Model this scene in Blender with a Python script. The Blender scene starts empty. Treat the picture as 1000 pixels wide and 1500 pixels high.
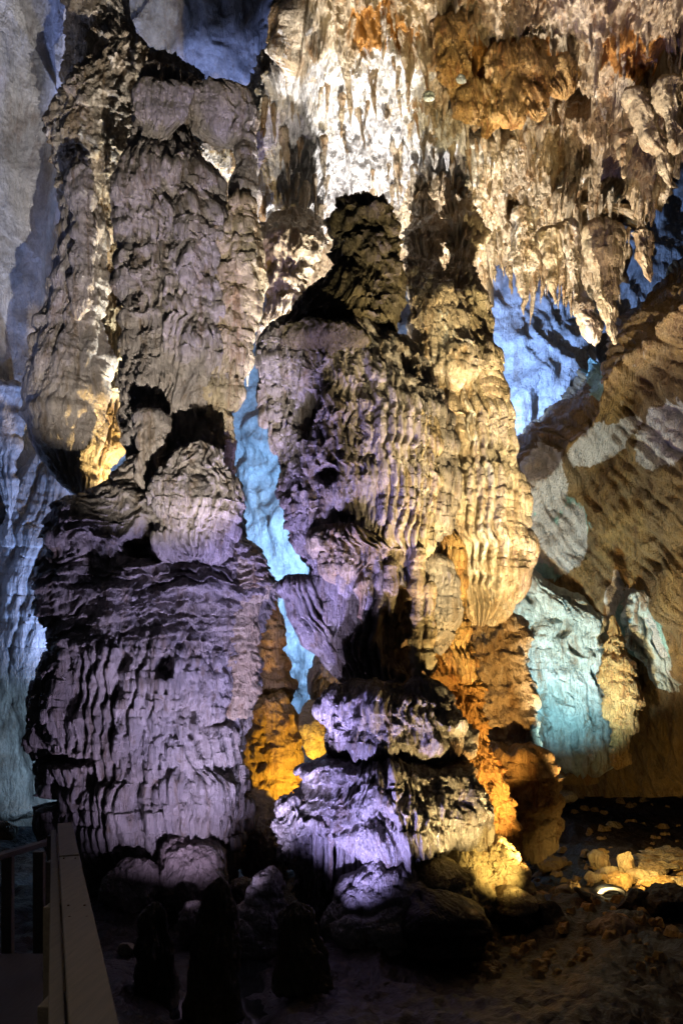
import bpy, math, random
import numpy as np
from mathutils import Vector

S = bpy.context.scene
C = S.collection
PI = math.pi
F, HOR, CAMZ = 1150.0, 1000.0, 2.6          # focal length and horizon row of the 1000x1500 frame, eye height


def W(px, py, Y):
    return ((px - 500.0) / F * Y, Y, CAMZ + (HOR - py) / F * Y)


# ------------------------------------------------------------------ camera
cam_d = bpy.data.cameras.new('camera')
cam = bpy.data.objects.new('camera', cam_d)
C.objects.link(cam)
cam.location = (0, 0, CAMZ)
cam.rotation_euler = (PI / 2, 0, 0)
cam_d.sensor_fit = 'VERTICAL'
cam_d.sensor_height = 36
cam_d.lens = F / 1500 * 36
cam_d.shift_y = (HOR - 750) / 1500
cam_d.clip_start = 0.05
cam_d.clip_end = 200
S.camera = cam

# ------------------------------------------------------------------ world: a closed cave, nearly no ambient light
wd = bpy.data.worlds.new('World')
S.world = wd
wd.use_nodes = True
bg = wd.node_tree.nodes['Background']
bg.inputs[0].default_value = (0.55, 0.6, 0.8, 1)
bg.inputs[1].default_value = 0.015
S.view_settings.view_transform = 'Standard'
S.view_settings.look = 'None'
S.view_settings.exposure = 0
S.view_settings.gamma = 1
S.view_settings.use_curve_mapping = False
S.cycles.max_bounces = 5
S.cycles.diffuse_bounces = 3
S.cycles.glossy_bounces = 2
S.cycles.use_denoising = True
S.cycles.denoising_prefilter = 'ACCURATE'
S.cycles.denoising_input_passes = 'RGB_ALBEDO_NORMAL'
S.cycles.sample_clamp_indirect = 4


# ------------------------------------------------------------------ the cave's coloured flood lamps, with unseen fill spots added
def lamp(name, a, b, col, watts, cone=80, blend=0.6, radius=0.05):
    d = bpy.data.lights.new(name, 'SPOT')
    o = bpy.data.objects.new(name, d)
    C.objects.link(o)
    p, q = Vector(W(*a)), Vector(W(*b))
    o.location = p
    o.rotation_euler = (q - p).to_track_quat('-Z', 'Y').to_euler()
    d.color = col
    d.energy = watts
    d.spot_size = math.radians(cone)
    d.spot_blend = blend
    d.shadow_soft_size = radius
    return o


VIO, BLU, CYA = (0.70, 0.62, 1.0), (0.20, 0.42, 1.0), (0.42, 0.75, 1.0)
WHT, WRM, AMB, ORG = (1.0, 0.93, 0.86), (1.0, 0.80, 0.46), (1.0, 0.60, 0.16), (1.0, 0.42, 0.10)
LAMPS = [
    # name, position (px, py, Y), aim (px, py, Y), colour, W, cone, blend, radius
    ('violet_lamp_left', (305, 1395, 7.0), (245, 880, 9.0), (0.66, 0.56, 1.0), 460, 100, .8, .03),
    ('violet_lamp_centre', (492, 1420, 6.6), (520, 980, 8.0), (0.44, 0.40, 1.0), 850, 84, .8, .03),
    ('violet_lamp_side', (384, 1425, 6.5), (335, 940, 9.0), (0.58, 0.54, 1.0), 800, 58, .7, .03),
    ('warm_lamp_right', (1040, 1450, 5.4), (655, 600, 9.2), (1.0, 0.78, 0.42), 5400, 32, .8, .025),
    ('gold_lamp_mound', (845, 1300, 7.6), (700, 1240, 8.4), (1.0, 0.68, 0.20), 210, 60, .8, .03),
    ('white_lamp_ceiling', (535, 880, 10.3), (470, 190, 11.4), (1.0, .95, .92), 6800, 64, 1.0, .04),
    ('white_lamp_ceiling_right', (690, 860, 10.9), (860, 150, 10.4), (1.0, 0.88, 0.74), 4800, 74, .9, .05),
    ('warm_lamp_ceiling_front', (960, 1290, 8.4), (760, 140, 10.0), (1.0, 0.76, 0.50), 3200, 44, .9, .04),
    ('white_fill_column', (335, 1560, 3.9), (200, 410, 9.6), (1.0, 0.90, 0.80), 4600, 31, .5, .03),  # added spot below the frame, brightens the upper left column
    ('white_lamp_mass', (372, 1417, 6.9), (465, 650, 8.5), (0.42, 0.36, 1.0), 1900, 44, .9, .03),
    ('blue_lamp_left', (235, 1120, 10.5), (20, 500, 12.0), (0.30, 0.46, 1.0), 1500, 90, .9, .1),
    ('amber_lamp_bulge', (790, 1345, 7.4), (680, 780, 9.0), (1.0, 0.76, 0.34), 1100, 36, .8, .03),
    ('violet_fill_wall', (-320, 900, 8.0), (10, 220, 12.0), (0.40, 0.50, 1.0), 480, 60, .9, .1),  # added out of view at left to tint the upper wall
    ('gold_fill_tier', (745, 1405, 6.8), (655, 1100, 7.9), (1.0, 0.74, 0.32), 620, 56, .8, .03),  # unseen spot added to brighten the right half of the tiers
    ('pale_fill_crags', (250, 700, 10.7), (150, 220, 11.0), (0.95, 0.95, 0.85), 1400, 60, .9, .04),  # added fill for the crags at upper left, no fixture
    ('olive_fill_head', (620, 1530, 4.3), (600, 350, 8.9), (1.0, 0.86, 0.52), 1700, 19, .8, .03),  # extra unseen spot added to lift the head and shafts
    ('white_fill_hanging', (440, 880, 9.9), (425, 330, 10.8), (1.0, 0.92, 0.86), 1500, 44, .8, .04),  # added fill on the hanging column's lumps, no fixture
    ('blue_lamp_low', (190, 1160, 10.6), (-10, 980, 12.2), (0.50, 0.76, 1.0), 120, 120, .9, .1),
    ('blue_lamp_slot', (500, 830, 13.0), (385, 830, 17), (0.26, 0.54, 1.0), 3000, 110, .8, .08),
    ('blue_lamp_right', (690, 640, 14.4), (800, 500, 17), (0.28, 0.48, 1.0), 1500, 110, .8, .08),
    ('blue_lamp_roof', (300, 500, 13.0), (300, 50, 15), (0.34, 0.45, 1.0), 1700, 90, .7, .1),
    ('cyan_lamp_fall', (870, 1150, 10.2), (815, 900, 12.4), (0.42, 0.84, 1.0), 800, 90, 1.0, .05),
    ('amber_lamp_column', (228, 800, 10.9), (165, 500, 11.2), (1.0, 0.68, 0.25), 1000, 90, .8, .04),
    ('amber_lamp_back', (480, 1200, 10.2), (390, 1060, 11.2), (1.0, 0.58, 0.08), 300, 90, .7, .04),
    ('orange_lamp_column', (810, 1290, 8.2), (700, 1080, 9.2), (1.0, 0.52, 0.14), 700, 80, .7, .04),
    ('amber_lamp_wall', (850, 1190, 9.6), (940, 700, 12.5), (1.0, 0.68, 0.32), 1000, 80, .8, .06),
    ('raised_floodlight_beam', (905, 1240, 9.4), (990, 1275, 9.8), (1.0, 0.66, 0.20), 130, 140, .8, .03),  # hung unseen above the floodlight fixture to brighten the slabs
    ('floodlight_back', (880, 1300, 9.2), (885, 1270, 10.2), (1.0, 0.72, 0.30), 25, 130, .8, .03),
    ('walkway_fill', (-900, -300, 1.2), (110, 1350, 2.2), (1.0, 0.88, 0.72), 22, 70, .8, .05),  # unseen spot added near the viewer to brighten the handrail
]
for L in LAMPS:
    lamp(*L)

# ------------------------------------------------------------------ noise in numpy
_R = np.random.RandomState(7)
_G = _R.normal(size=(65536, 3)).astype(np.float32)
_G /= np.linalg.norm(_G, axis=1)[:, None]
_V = _R.rand(65536).astype(np.float32)


def _h(x, y, z, seed):
    n = (x * 374761393 + y * 668265263 + z * 1274126177 + seed * 144665) & 0xffffffff
    n = ((n ^ (n >> 13)) * 1274126177) & 0xffffffff
    return (n ^ (n >> 16)) & 0xffff


def gn(x, y, z, seed=0):
    x, y, z = np.broadcast_arrays(x, y, z)
    xf, yf, zf = np.floor(x), np.floor(y), np.floor(z)
    xi, yi, zi = xf.astype(np.int64), yf.astype(np.int64), zf.astype(np.int64)
    x, y, z = x - xf, y - yf, z - zf
    u, v, w = [t * t * t * (t * (t * 6 - 15) + 10) for t in (x, y, z)]
    r = 0
    for a in (0, 1):
        wa = u if a else 1 - u
        for b in (0, 1):
            wb = v if b else 1 - v
            for c in (0, 1):
                g = _G[_h(xi + a, yi + b, zi + c, seed)]
                d = g[..., 0] * (x - a) + g[..., 1] * (y - b) + g[..., 2] * (z - c)
                r = r + wa * wb * (w if c else 1 - w) * d
    return r * 1.6


def fbm(x, y, z, octv=4, seed=0, gain=0.5):
    r, a = 0, 1.0
    for i in range(octv):
        r = r + a * gn(x, y, z, seed + i)
        x, y, z, a = x * 2.03, y * 2.03, z * 2.03, a * gain
    return r


def ridge(x, y, z, octv=3, seed=0, gain=0.5):
    r, a = 0, 1.0
    for i in range(octv):
        r = r + a * (1 - 2 * np.abs(gn(x, y, z, seed + i)))
        x, y, z, a = x * 2.03, y * 2.03, z * 2.03, a * gain
    return r


def rnd(i, j, seed=0):
    return _V[_h(i.astype(np.int64), j.astype(np.int64), np.int64(0), seed)]


def sm(a, b, x):
    t = np.clip((x - a) / (b - a), 0, 1)
    return t * t * (3 - 2 * t)


def vor(u, v, seed=0):
    """2-D cells: nearest distance, gap between the two nearest, cell value"""
    ui, vi = np.floor(u), np.floor(v)
    f1 = np.full(u.shape, 9.0)
    f2 = f1.copy()
    cid = np.zeros(u.shape)
    for a in (-1, 0, 1):
        for b in (-1, 0, 1):
            i, j = ui + a, vi + b
            dx = i + rnd(i, j, seed) - u
            dy = j + rnd(i, j, seed + 9) - v
            d = np.sqrt(dx * dx + dy * dy)
            k = d < f1
            f2 = np.where(k, f1, np.minimum(f2, d))
            cid = np.where(k, rnd(i, j, seed + 17), cid)
            f1 = np.where(k, d, f1)
    return f1, f2 - f1, cid


def drips(s, z, cw, ch, seed=0, pw=1.6, tg=.7):
    """hanging lips: each cell swells downward and ends in a sharp rounded edge"""
    out = 0
    for k in (0, 1):
        u = s / cw + 0.5 * k
        i = np.floor(u)
        a = u - i
        cr = np.sqrt(np.clip(1 - (2 * a - 1) ** 2, 0, 1))
        v = -z / ch + rnd(i, i * 0 + k, seed) * 7.3 - cr * tg * (.5 + rnd(i, i * 0 + k, seed + 3))
        j = np.floor(v)
        b = v - j
        am = 0.35 + 0.65 * rnd(i, j, seed + 5)
        e = b ** pw * (1 - sm(0.86, 1.0, b))
        out = np.maximum(out, (0.35 + 0.65 * cr) * e * am)
    return out


def flutes(s, w, p=0.6):
    return np.abs(np.sin(PI * s / w)) ** p


# ------------------------------------------------------------------ mesh building
TRIS = [0]


def mesh(name, P, nu, nv, wrap, mat, parent=None, flip=False, attrs=None):
    """P: (nv, nu, 3) grid -> one smooth mesh object"""
    P = P.reshape(-1, 3)
    org = Vector((0, 0, 0))
    if parent is not None:
        org = parent.matrix_world.translation if parent.parent is None else parent.matrix_world.translation
        org = Vector(parent['at'])
    if parent is None:
        lo, hi = P.min(0), P.max(0)
        org = Vector(((lo[0] + hi[0]) / 2, (lo[1] + hi[1]) / 2, lo[2]))
    P = (P - np.array(org)).astype(np.float32)
    m = nu if wrap else nu - 1
    j, i = np.meshgrid(np.arange(nv - 1), np.arange(m), indexing='ij')
    a = j * nu + i
    b = j * nu + (i + 1) % nu
    q = np.stack([a, b, b + nu, a + nu] if flip else [a, a + nu, b + nu, b], -1).reshape(-1, 4)
    me = bpy.data.meshes.new(name)
    me.vertices.add(len(P))
    me.vertices.foreach_set('co', P.ravel())
    me.loops.add(q.size)
    me.loops.foreach_set('vertex_index', q.ravel().astype(np.int32))
    me.polygons.add(len(q))
    me.polygons.foreach_set('loop_start', (np.arange(len(q)) * 4).astype(np.int32))
    me.update(calc_edges=True)
    me.polygons.foreach_set('use_smooth', np.ones(len(q), bool))
    for an, av in (attrs or {}).items():
        at_ = me.attributes.new(an, 'FLOAT', 'POINT')
        at_.data.foreach_set('value', np.ascontiguousarray(av, np.float32).ravel())
    me.materials.append(mat)
    me.update()
    TRIS[0] += len(q) * 2
    o = bpy.data.objects.new(name, me)
    C.objects.link(o)
    if parent is not None:
        o.parent = parent
    else:
        o.location = org
    o['at'] = list(org)
    return o


def tag(o, label=None, cat=None, group=None, kind=None):
    if label:
        o['label'] = label
    if cat:
        o['category'] = cat
    if group:
        o['group'] = group
    if kind:
        o['kind'] = kind
    return o


def thing(name, at, label, cat, group=None):
    o = bpy.data.objects.new(name, None)
    o.empty_display_size = 0.2
    C.objects.link(o)
    o.location = at
    o['at'] = list(at)
    return tag(o, label, cat, group)


def smooth1(a, k):
    if k < 1:
        return a
    w = np.hanning(2 * k + 3)[1:-1]
    w /= w.sum()
    return np.convolve(np.pad(a, k, mode='edge'), w, mode='valid')


class Bag:
    pass


def normals(P, wrap):
    if wrap:
        du = np.roll(P, -1, 1) - np.roll(P, 1, 1)
    else:
        du = np.gradient(P, axis=1)
    dv = np.gradient(P, axis=0)
    n = np.cross(dv, du)
    l = np.linalg.norm(n, axis=2, keepdims=True)
    return n / np.maximum(l, 1e-9)


def loft(name, prof, Y, disp, mat, parent=None, depth=0.8, d=2.2, e=1.0, cap=(14, 14), front=0.6, wob=7, seed=1, lean=0):
    """a body swept down an outline: prof = (row, left, right[, Y offset]) in frame pixels at distance Y"""
    pr = np.array([(p[0], p[1], p[2], p[3] if len(p) > 3 else 0) for p in prof], float)
    n = max(8, int((pr[-1, 0] - pr[0, 0]) / d))
    py = np.linspace(pr[0, 0], pr[-1, 0], n)
    k = int(9 / d)
    xl, xr, yo = [smooth1(np.interp(py, pr[:, 0], pr[:, c]), k) for c in (1, 2, 3)]
    xl = xl + wob * fbm(py / 30, 0.3 + seed, 0.0, 3, seed)
    xr = xr + wob * fbm(py / 30, 5.3 + seed, 0.0, 3, seed + 3)
    m = (xl + xr) / 2
    r = np.maximum((xr - xl) / 2, 1.0)
    t = np.clip((py - py[0]) / max(cap[0], .1), 0, 1)
    r = r * np.sqrt(np.clip(1 - (1 - t) ** 2, 0.0001, 1))
    t = np.clip((py[-1] - py) / max(cap[1], .1), 0, 1)
    r = r * np.sqrt(np.clip(1 - (1 - t) ** 2, 0.0001, 1))
    rmax = r.max()
    nu = max(12, int(2 * PI * rmax * (1 - front) / d))
    tt = np.arange(nu) / nu
    th = 2 * PI * tt + front * np.sin(2 * PI * tt)
    sn, cs = np.sin(th), np.cos(th)
    ex = np.sign(sn) * np.abs(sn) ** e
    ey = np.sign(cs) * np.abs(cs) ** e
    px = m[:, None] - r[:, None] * ex[None]
    pyy = np.repeat(py[:, None], nu, 1)
    Yc = Y + yo[:, None] + lean * (py[:, None] - py[0]) / (py[-1] - py[0])
    X = (px - 500) / F * Yc
    Z = CAMZ + (HOR - pyy) / F * Yc
    Yy = Yc + r[:, None] / F * Y * depth * ey[None]
    P = np.stack([X, Yy, Z], -1)
    N = normals(P, True)
    b = Bag()
    b.P, b.x, b.y, b.z, b.px, b.py, b.th = P, X, Yy, Z, px, pyy, np.repeat((th - PI)[None], n, 0)
    b.s = -b.th * rmax / F * Y * 0.8
    b.ex = np.repeat(ex[None], n, 0)
    b.v = (pyy - py[0]) / (py[-1] - py[0])
    h = disp(b)
    hz = 0
    if isinstance(h, tuple):
        h, hz = h
    # keep displacement modest where the body is thin, none at the tips
    lim = np.minimum(1, (r / F * Y)[:, None] / 0.12)
    P = P + N * (h * lim)[..., None]
    P[..., 2] -= hz * lim
    return mesh(name, P, nu, n, True, mat, parent)


def sheet(name, x0, x1, top, bot, Yf, disp, mat, parent=None, d=2.2, curl=(0, 0, 0, 0), kind=None, cd=40.0, attrs=None):
    """a wall or roof surface: columns x0..x1, rows top(px)..bot(px), distance Yf(px, py); curl = how far its left, right,
    upper and lower rims roll away from the viewer (m)"""
    nu = int((x1 - x0) / d)
    px = np.linspace(x0, x1, nu)
    tp = np.interp(px, *zip(*top)) if isinstance(top, list) else np.full(nu, float(top))
    bt = np.interp(px, *zip(*bot)) if isinstance(bot, list) else np.full(nu, float(bot))
    nv = int((bt - tp).max() / d)
    v = np.linspace(0, 1, nv)[:, None]
    py = tp[None] + (bt - tp)[None] * v
    PX = np.repeat(px[None], nv, 0)
    Y = Yf(PX, py)
    for amt, dist in ((curl[0], PX - x0), (curl[1], x1 - PX), (curl[2], py - tp[None]), (curl[3], bt[None] - py)):
        if amt:
            t = np.clip(dist / cd, 0, 1)
            Y = Y + amt * (1 - np.sqrt(1 - (1 - t) ** 2))
    X = (PX - 500) / F * Y
    Z = CAMZ + (HOR - py) / F * Y
    P = np.stack([X, Y, Z], -1)
    N = -normals(P, False)
    N *= np.where(N[..., 1:2] > 0, -1, 1)
    b = Bag()
    b.P, b.x, b.y, b.z, b.px, b.py, b.s, b.v = P, X, Y, Z, PX, py, X, v + 0 * PX
    h = disp(b)
    hz = 0
    if isinstance(h, tuple):
        h, hz = h
    P = P + N * h[..., None]
    P[..., 2] -= hz
    o = mesh(name, P, nu, nv, False, mat, parent, flip=True, attrs={k: f(b) for k, f in (attrs or {}).items()})
    if kind:
        o['kind'] = kind
    return o


# ------------------------------------------------------------------ materials
def rock(name, c1, c2, c3, streak=(5, 5, 1.2), rough=0.6, spec=0.4, bump=0.5, fine=26.0, white=None, wamt=0.55, dark=0.25):
    m = bpy.data.materials.new(name)
    m.use_nodes = True
    nt = m.node_tree
    N, L = nt.nodes, nt.links
    bs = N['Principled BSDF']
    geo = N.new('ShaderNodeNewGeometry')

    def mapping(sc):
        k = N.new('ShaderNodeMapping')
        k.inputs['Scale'].default_value = sc
        L.new(geo.outputs['Position'], k.inputs[0])
        return k.outputs[0]

    def noise(vec, sc, det=5, ro=0.6, dist=0.0):
        k = N.new('ShaderNodeTexNoise')
        k.inputs['Scale'].default_value = sc
        k.inputs['Detail'].default_value = det
        k.inputs['Roughness'].default_value = ro
        k.inputs['Distortion'].default_value = dist
        L.new(vec, k.inputs['Vector'])
        return k.outputs['Fac']

    def mix(fac, a, b, mode='MIX'):
        k = N.new('ShaderNodeMix')
        k.data_type = 'RGBA'
        k.blend_type = mode
        if hasattr(fac, 'links'):
            L.new(fac, k.inputs[0])
        else:
            k.inputs[0].default_value = fac
        for s, q in ((a, 6), (b, 7)):
            if hasattr(s, 'links'):
                L.new(s, k.inputs[q])
            else:
                k.inputs[q].default_value = (*s, 1)
        return k.outputs[2]

    def ramp(f, a, b):
        k = N.new('ShaderNodeMapRange')
        k.inputs[1].default_value = a
        k.inputs[2].default_value = b
        k.interpolation_type = 'SMOOTHSTEP'
        L.new(f, k.inputs[0])
        return k.outputs[0]

    st = mapping(streak)
    iso = mapping((1, 1, 1))
    col = mix(ramp(noise(iso, 1.3, 5, .65, .4), .38, .62), c1, c2)
    col = mix(ramp(noise(st, 1.0, 6, .7, .6), .48, .68), col, c3)
    if white:
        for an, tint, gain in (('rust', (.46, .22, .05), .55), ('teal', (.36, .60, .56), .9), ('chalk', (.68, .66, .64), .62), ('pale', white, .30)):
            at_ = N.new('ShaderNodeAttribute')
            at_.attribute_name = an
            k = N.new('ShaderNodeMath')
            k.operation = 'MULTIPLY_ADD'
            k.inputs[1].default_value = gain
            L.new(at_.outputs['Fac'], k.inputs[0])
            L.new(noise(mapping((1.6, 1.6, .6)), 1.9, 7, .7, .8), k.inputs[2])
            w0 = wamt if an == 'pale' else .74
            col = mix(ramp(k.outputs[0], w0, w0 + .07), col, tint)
    g = noise(iso, 9, 6, .75)
    col = mix(ramp(g, .34, .66), mix(dark, col, (0, 0, 0)), col)
    L.new(col, bs.inputs['Base Color'])
    r = N.new('ShaderNodeMapRange')
    r.inputs[3].default_value = rough - .18
    r.inputs[4].default_value = rough + .15
    L.new(noise(iso, 6, 4, .6), r.inputs[0])
    L.new(r.outputs[0], bs.inputs['Roughness'])
    bs.inputs['Specular IOR Level'].default_value = spec
    b1 = N.new('ShaderNodeBump')
    b1.inputs['Strength'].default_value = bump
    b1.inputs['Distance'].default_value = 0.05
    L.new(noise(iso, fine, 6, .7, .3), b1.inputs['Height'])
    b2 = N.new('ShaderNodeBump')
    b2.inputs['Strength'].default_value = bump
    b2.inputs['Distance'].default_value = 0.11
    L.new(noise(mapping((streak[0] * 2.2, streak[1] * 2.2, streak[2] * 1.6)), 1.4, 4, .6, .5), b2.inputs['Height'])
    L.new(b1.outputs[0], b2.inputs['Normal'])
    L.new(b2.outputs[0], bs.inputs['Normal'])
    return m


M_grey = rock('grey_flowstone', (.30, .27, .25), (.40, .35, .30), (.20, .15, .10), (7, 7, .9), .42, .6, .8)
M_wet = rock('wet_grey_flowstone', (.26, .23, .21), (.36, .32, .28), (.17, .12, .08), (9, 9, 1.2), .28, .9, .8)
M_cream = rock('cream_calcite', (.52, .42, .30), (.62, .54, .42), (.36, .25, .14), (6, 6, 1.2), .5, .4, .9, white=(.78, .74, .68), wamt=.56)
M_ceil = rock('crusted_calcite', (.46, .35, .22), (.58, .49, .36), (.34, .20, .09), (4, 4, 1.5), .6, .35, 1.0, 20, white=(.80, .78, .76), wamt=.60)
M_tan = rock('tan_limestone', (.40, .31, .19), (.50, .42, .28), (.28, .18, .09), (5, 5, .8), .55, .4, .8)
M_ochre = rock('ochre_limestone', (.36, .23, .09), (.44, .30, .13), (.24, .12, .04), (5, 5, .9), .55, .35, .8)
M_orange = rock('rust_stained_stone', (.56, .33, .11), (.66, .44, .18), (.36, .15, .04), (9, 9, 1.0), .45, .5, 1.0)
M_smooth = rock('smooth_pale_wall', (.42, .42, .43), (.58, .58, .59), (.32, .28, .25), (2.4, 2.4, .9), .55, .35, .7, 14, dark=.3)
M_wall = rock('streaked_ochre_wall', (.34, .215, .075), (.24, .165, .08), (.15, .08, .03), (5, 5, .8), .5, .45, 1.0, 24, white=(.66, .62, .56), wamt=.66)
M_fall = rock('pale_flowstone', (.62, .70, .68), (.52, .60, .56), (.30, .20, .12), (3.4, 3.4, .7), .45, .45, .9)
M_dark = rock('dark_and_shaded_rock', (.11, .09, .055), (.18, .145, .08), (.07, .055, .04), (5, 5, 1.5), .55, .4, .9)  # dark rock; on head, crown and neck its tone paints in shade
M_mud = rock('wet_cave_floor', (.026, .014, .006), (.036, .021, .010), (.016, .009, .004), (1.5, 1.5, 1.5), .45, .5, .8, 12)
M_boul = rock('damp_boulder', (.24, .19, .16), (.31, .25, .21), (.17, .12, .10), (4, 4, 3), .5, .45, .8, 18)
M_knob = rock('knobbly_flowstone', (.40, .33, .20), (.48, .40, .24), (.30, .20, .10), (5, 5, 5), .42, .5, .8, 22)


def plain(name, col, rough=.5, metal=0, emit=None, es=0, spec=.5):
    m = bpy.data.materials.new(name)
    m.use_nodes = True
    nt = m.node_tree
    b = nt.nodes['Principled BSDF']
    n = nt.nodes.new('ShaderNodeTexNoise')
    n.inputs['Scale'].default_value = 30
    mx = nt.nodes.new('ShaderNodeMix')
    mx.data_type = 'RGBA'
    mx.inputs[6].default_value = (*[c * .75 for c in col], 1)
    mx.inputs[7].default_value = (*col, 1)
    nt.links.new(n.outputs['Fac'], mx.inputs[0])
    nt.links.new(mx.outputs[2], b.inputs['Base Color'])
    b.inputs['Roughness'].default_value = rough
    b.inputs['Metallic'].default_value = metal
    b.inputs['Specular IOR Level'].default_value = spec
    if emit:
        b.inputs['Emission Color'].default_value = (*emit, 1)
        b.inputs['Emission Strength'].default_value = es
    return m


def wood(name, col):
    m = bpy.data.materials.new(name)
    m.use_nodes = True
    nt = m.node_tree
    N, L = nt.nodes, nt.links
    b = N['Principled BSDF']
    g = N.new('ShaderNodeTexCoord')
    mp = N.new('ShaderNodeMapping')
    mp.inputs['Scale'].default_value = (40, 1.5, 40)
    L.new(g.outputs['Object'], mp.inputs[0])
    n = N.new('ShaderNodeTexNoise')
    n.inputs['Scale'].default_value = 1.5
    n.inputs['Detail'].default_value = 8
    n.inputs['Roughness'].default_value = .7
    L.new(mp.outputs[0], n.inputs['Vector'])
    mx = N.new('ShaderNodeMix')
    mx.data_type = 'RGBA'
    mx.inputs[6].default_value = (*[c * .35 for c in col], 1)
    mx.inputs[7].default_value = (*[c * 1.3 for c in col], 1)
    L.new(n.outputs['Fac'], mx.inputs[0])
    L.new(mx.outputs[2], b.inputs['Base Color'])
    b.inputs['Roughness'].default_value = .7
    bp = N.new('ShaderNodeBump')
    bp.inputs['Strength'].default_value = .4
    bp.inputs['Distance'].default_value = .01
    L.new(n.outputs['Fac'], bp.inputs['Height'])
    L.new(bp.outputs[0], b.inputs['Normal'])
    return m


# ------------------------------------------------------------------ relief recipes
def strands(s, y, z, w, seed, long=9.0, o=3):
    """irregular vertical ribs about w wide: sharp grooves between rounded ribs"""
    a = np.abs(gn(s / (2.0 * w), y * .6, z / (long * w), seed))
    c = np.abs(gn(s / (.95 * w) + 9, y, z / (long * .7 * w), seed + 1))
    r = 1.1 * np.sqrt(np.minimum(a, .6)) + .5 * np.sqrt(np.minimum(c, .6))
    if o > 2:
        r = r + .22 * np.sqrt(np.abs(gn(s / (.45 * w), y, z / (long * .4 * w), seed + 2)))
    return r - .6


def chips(b, seed, f=7.0):
    """broken, chipped stone at hand size"""
    q = .35 * gn(b.x * 3, b.y * 3, b.z * 3, seed)
    a = np.abs(gn(b.x * f + q, b.y * f, b.z * f * .55 - q, seed + 1))
    c = np.abs(gn(b.x * f * 2.3, b.y * f * 2.3, b.z * f * 1.1, seed + 2))
    return .045 * np.sqrt(a) + .02 * np.sqrt(c) - .03


def warp(b, amt=.06, sc=1.6, seed=3):
    return b.s + amt * fbm(b.x * sc, b.y * sc, b.z * sc, 3, seed)


def r_crag(amp=1.0, seed=11, cell=.22):
    """crusty hanging knobs and drips"""
    def f(b):
        wx = b.s + .14 * gn(b.x * 2, b.y * 2, b.z * 2, seed) + .05 * gn(b.x * 7, b.y * 7, b.z * 7, seed + 1)
        wz = b.z + .14 * gn(b.x * 2, b.y * 2, b.z * 2, seed + 2) + .06 * gn(b.x * 7, b.y * 7, b.z * 7, seed + 4)
        d1 = drips(wx, wz, cell * 1.6, cell * 4.4, seed)
        d2 = drips(wx + .05 * d1, wz, cell * .65, cell * 1.9, seed + 20)
        d3 = drips(wx, wz, cell * .28, cell * .8, seed + 40)
        big = fbm(b.x * 1.1, b.y * 1.1, b.z * .8, 2, seed + 6)
        kn = ridge(b.x * 6, b.y * 6, b.z * 5, 3, seed + 8)
        h = .18 * big + .22 * d1 + .12 * d2 + .06 * d3 + .018 * kn + 1.3 * chips(b, seed + 50, 6)
        return amp * (h - .10), amp * (.10 * d1 + .06 * d2 + .03 * d3)
    return f


def r_layers(amp=1.0, seed=5, ch=.16, cw=.22, flute=.5, fw=.075):
    """stacked flowstone lips with small flutes under each"""
    def f(b):
        w = warp(b, .09, 1.4, seed)
        wz = b.z + .22 * gn(b.x * 1.4, b.y * 1.4, b.z * .9, seed + 1) + .05 * gn(b.x * 5, b.y * 5, b.z * 5, seed + 2)
        d1 = drips(w, wz, cw * 1.5, ch * 5.5, seed)
        d2 = drips(w + .04 * d1, wz, cw * .62, ch * 2.4, seed + 10, 1.3)
        d3 = drips(w, wz, cw * .28, ch * .9, seed + 30)
        fl = strands(w + .02 * gn(b.x * 9, b.y * 9, b.z * 3, seed + 7), b.y, b.z, fw * .75, seed + 6, 14)
        fm = sm(-.3, .25, gn(b.x * 1.5, b.y * 1.5, b.z * 1.5, seed + 8))
        big = fbm(b.x * 1.2, b.y * 1.2, b.z * .7, 3, seed + 12)
        h = .20 * big + .12 * d1 + .065 * d2 + .03 * d3 + (1.1 + flute) * .065 * fl * (.5 + .5 * fm) + .8 * chips(b, seed + 50)
        return amp * (h - .07), amp * (.07 * d1 + .03 * d2)
    return f


def r_terrace(amp=1.0, seed=15, ch=.11, cw=.40):
    """wide horizontal scales, rippled"""
    def f(b):
        w = warp(b, .14, 1.5, seed)
        wz = b.z + .14 * gn(b.x * 1.2, b.y * 1.2, b.z * 1.2, seed + 1) + .06 * gn(b.x * 5, b.y * 5, b.z * 5, seed + 2) + .02 * gn(b.x * 14, b.y * 14, b.z * 14, seed + 3)
        d1 = drips(w, wz, cw * 2.0, .62, seed)
        d2 = drips(w, wz, cw, ch, seed + 10, 1.0, .35)
        d3 = drips(w, wz, cw * .3, ch * 1.7, seed + 30, 1.0)
        big = fbm(b.x * .9, b.y * .9, b.z * .9, 3, seed + 12)
        h = .20 * big + .14 * d1 + .12 * d2 + .05 * d3 + .5 * chips(b, seed + 50)
        return amp * (h - .12), amp * (.08 * d1 + .07 * d2 + .04 * d3)
    return f


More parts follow.
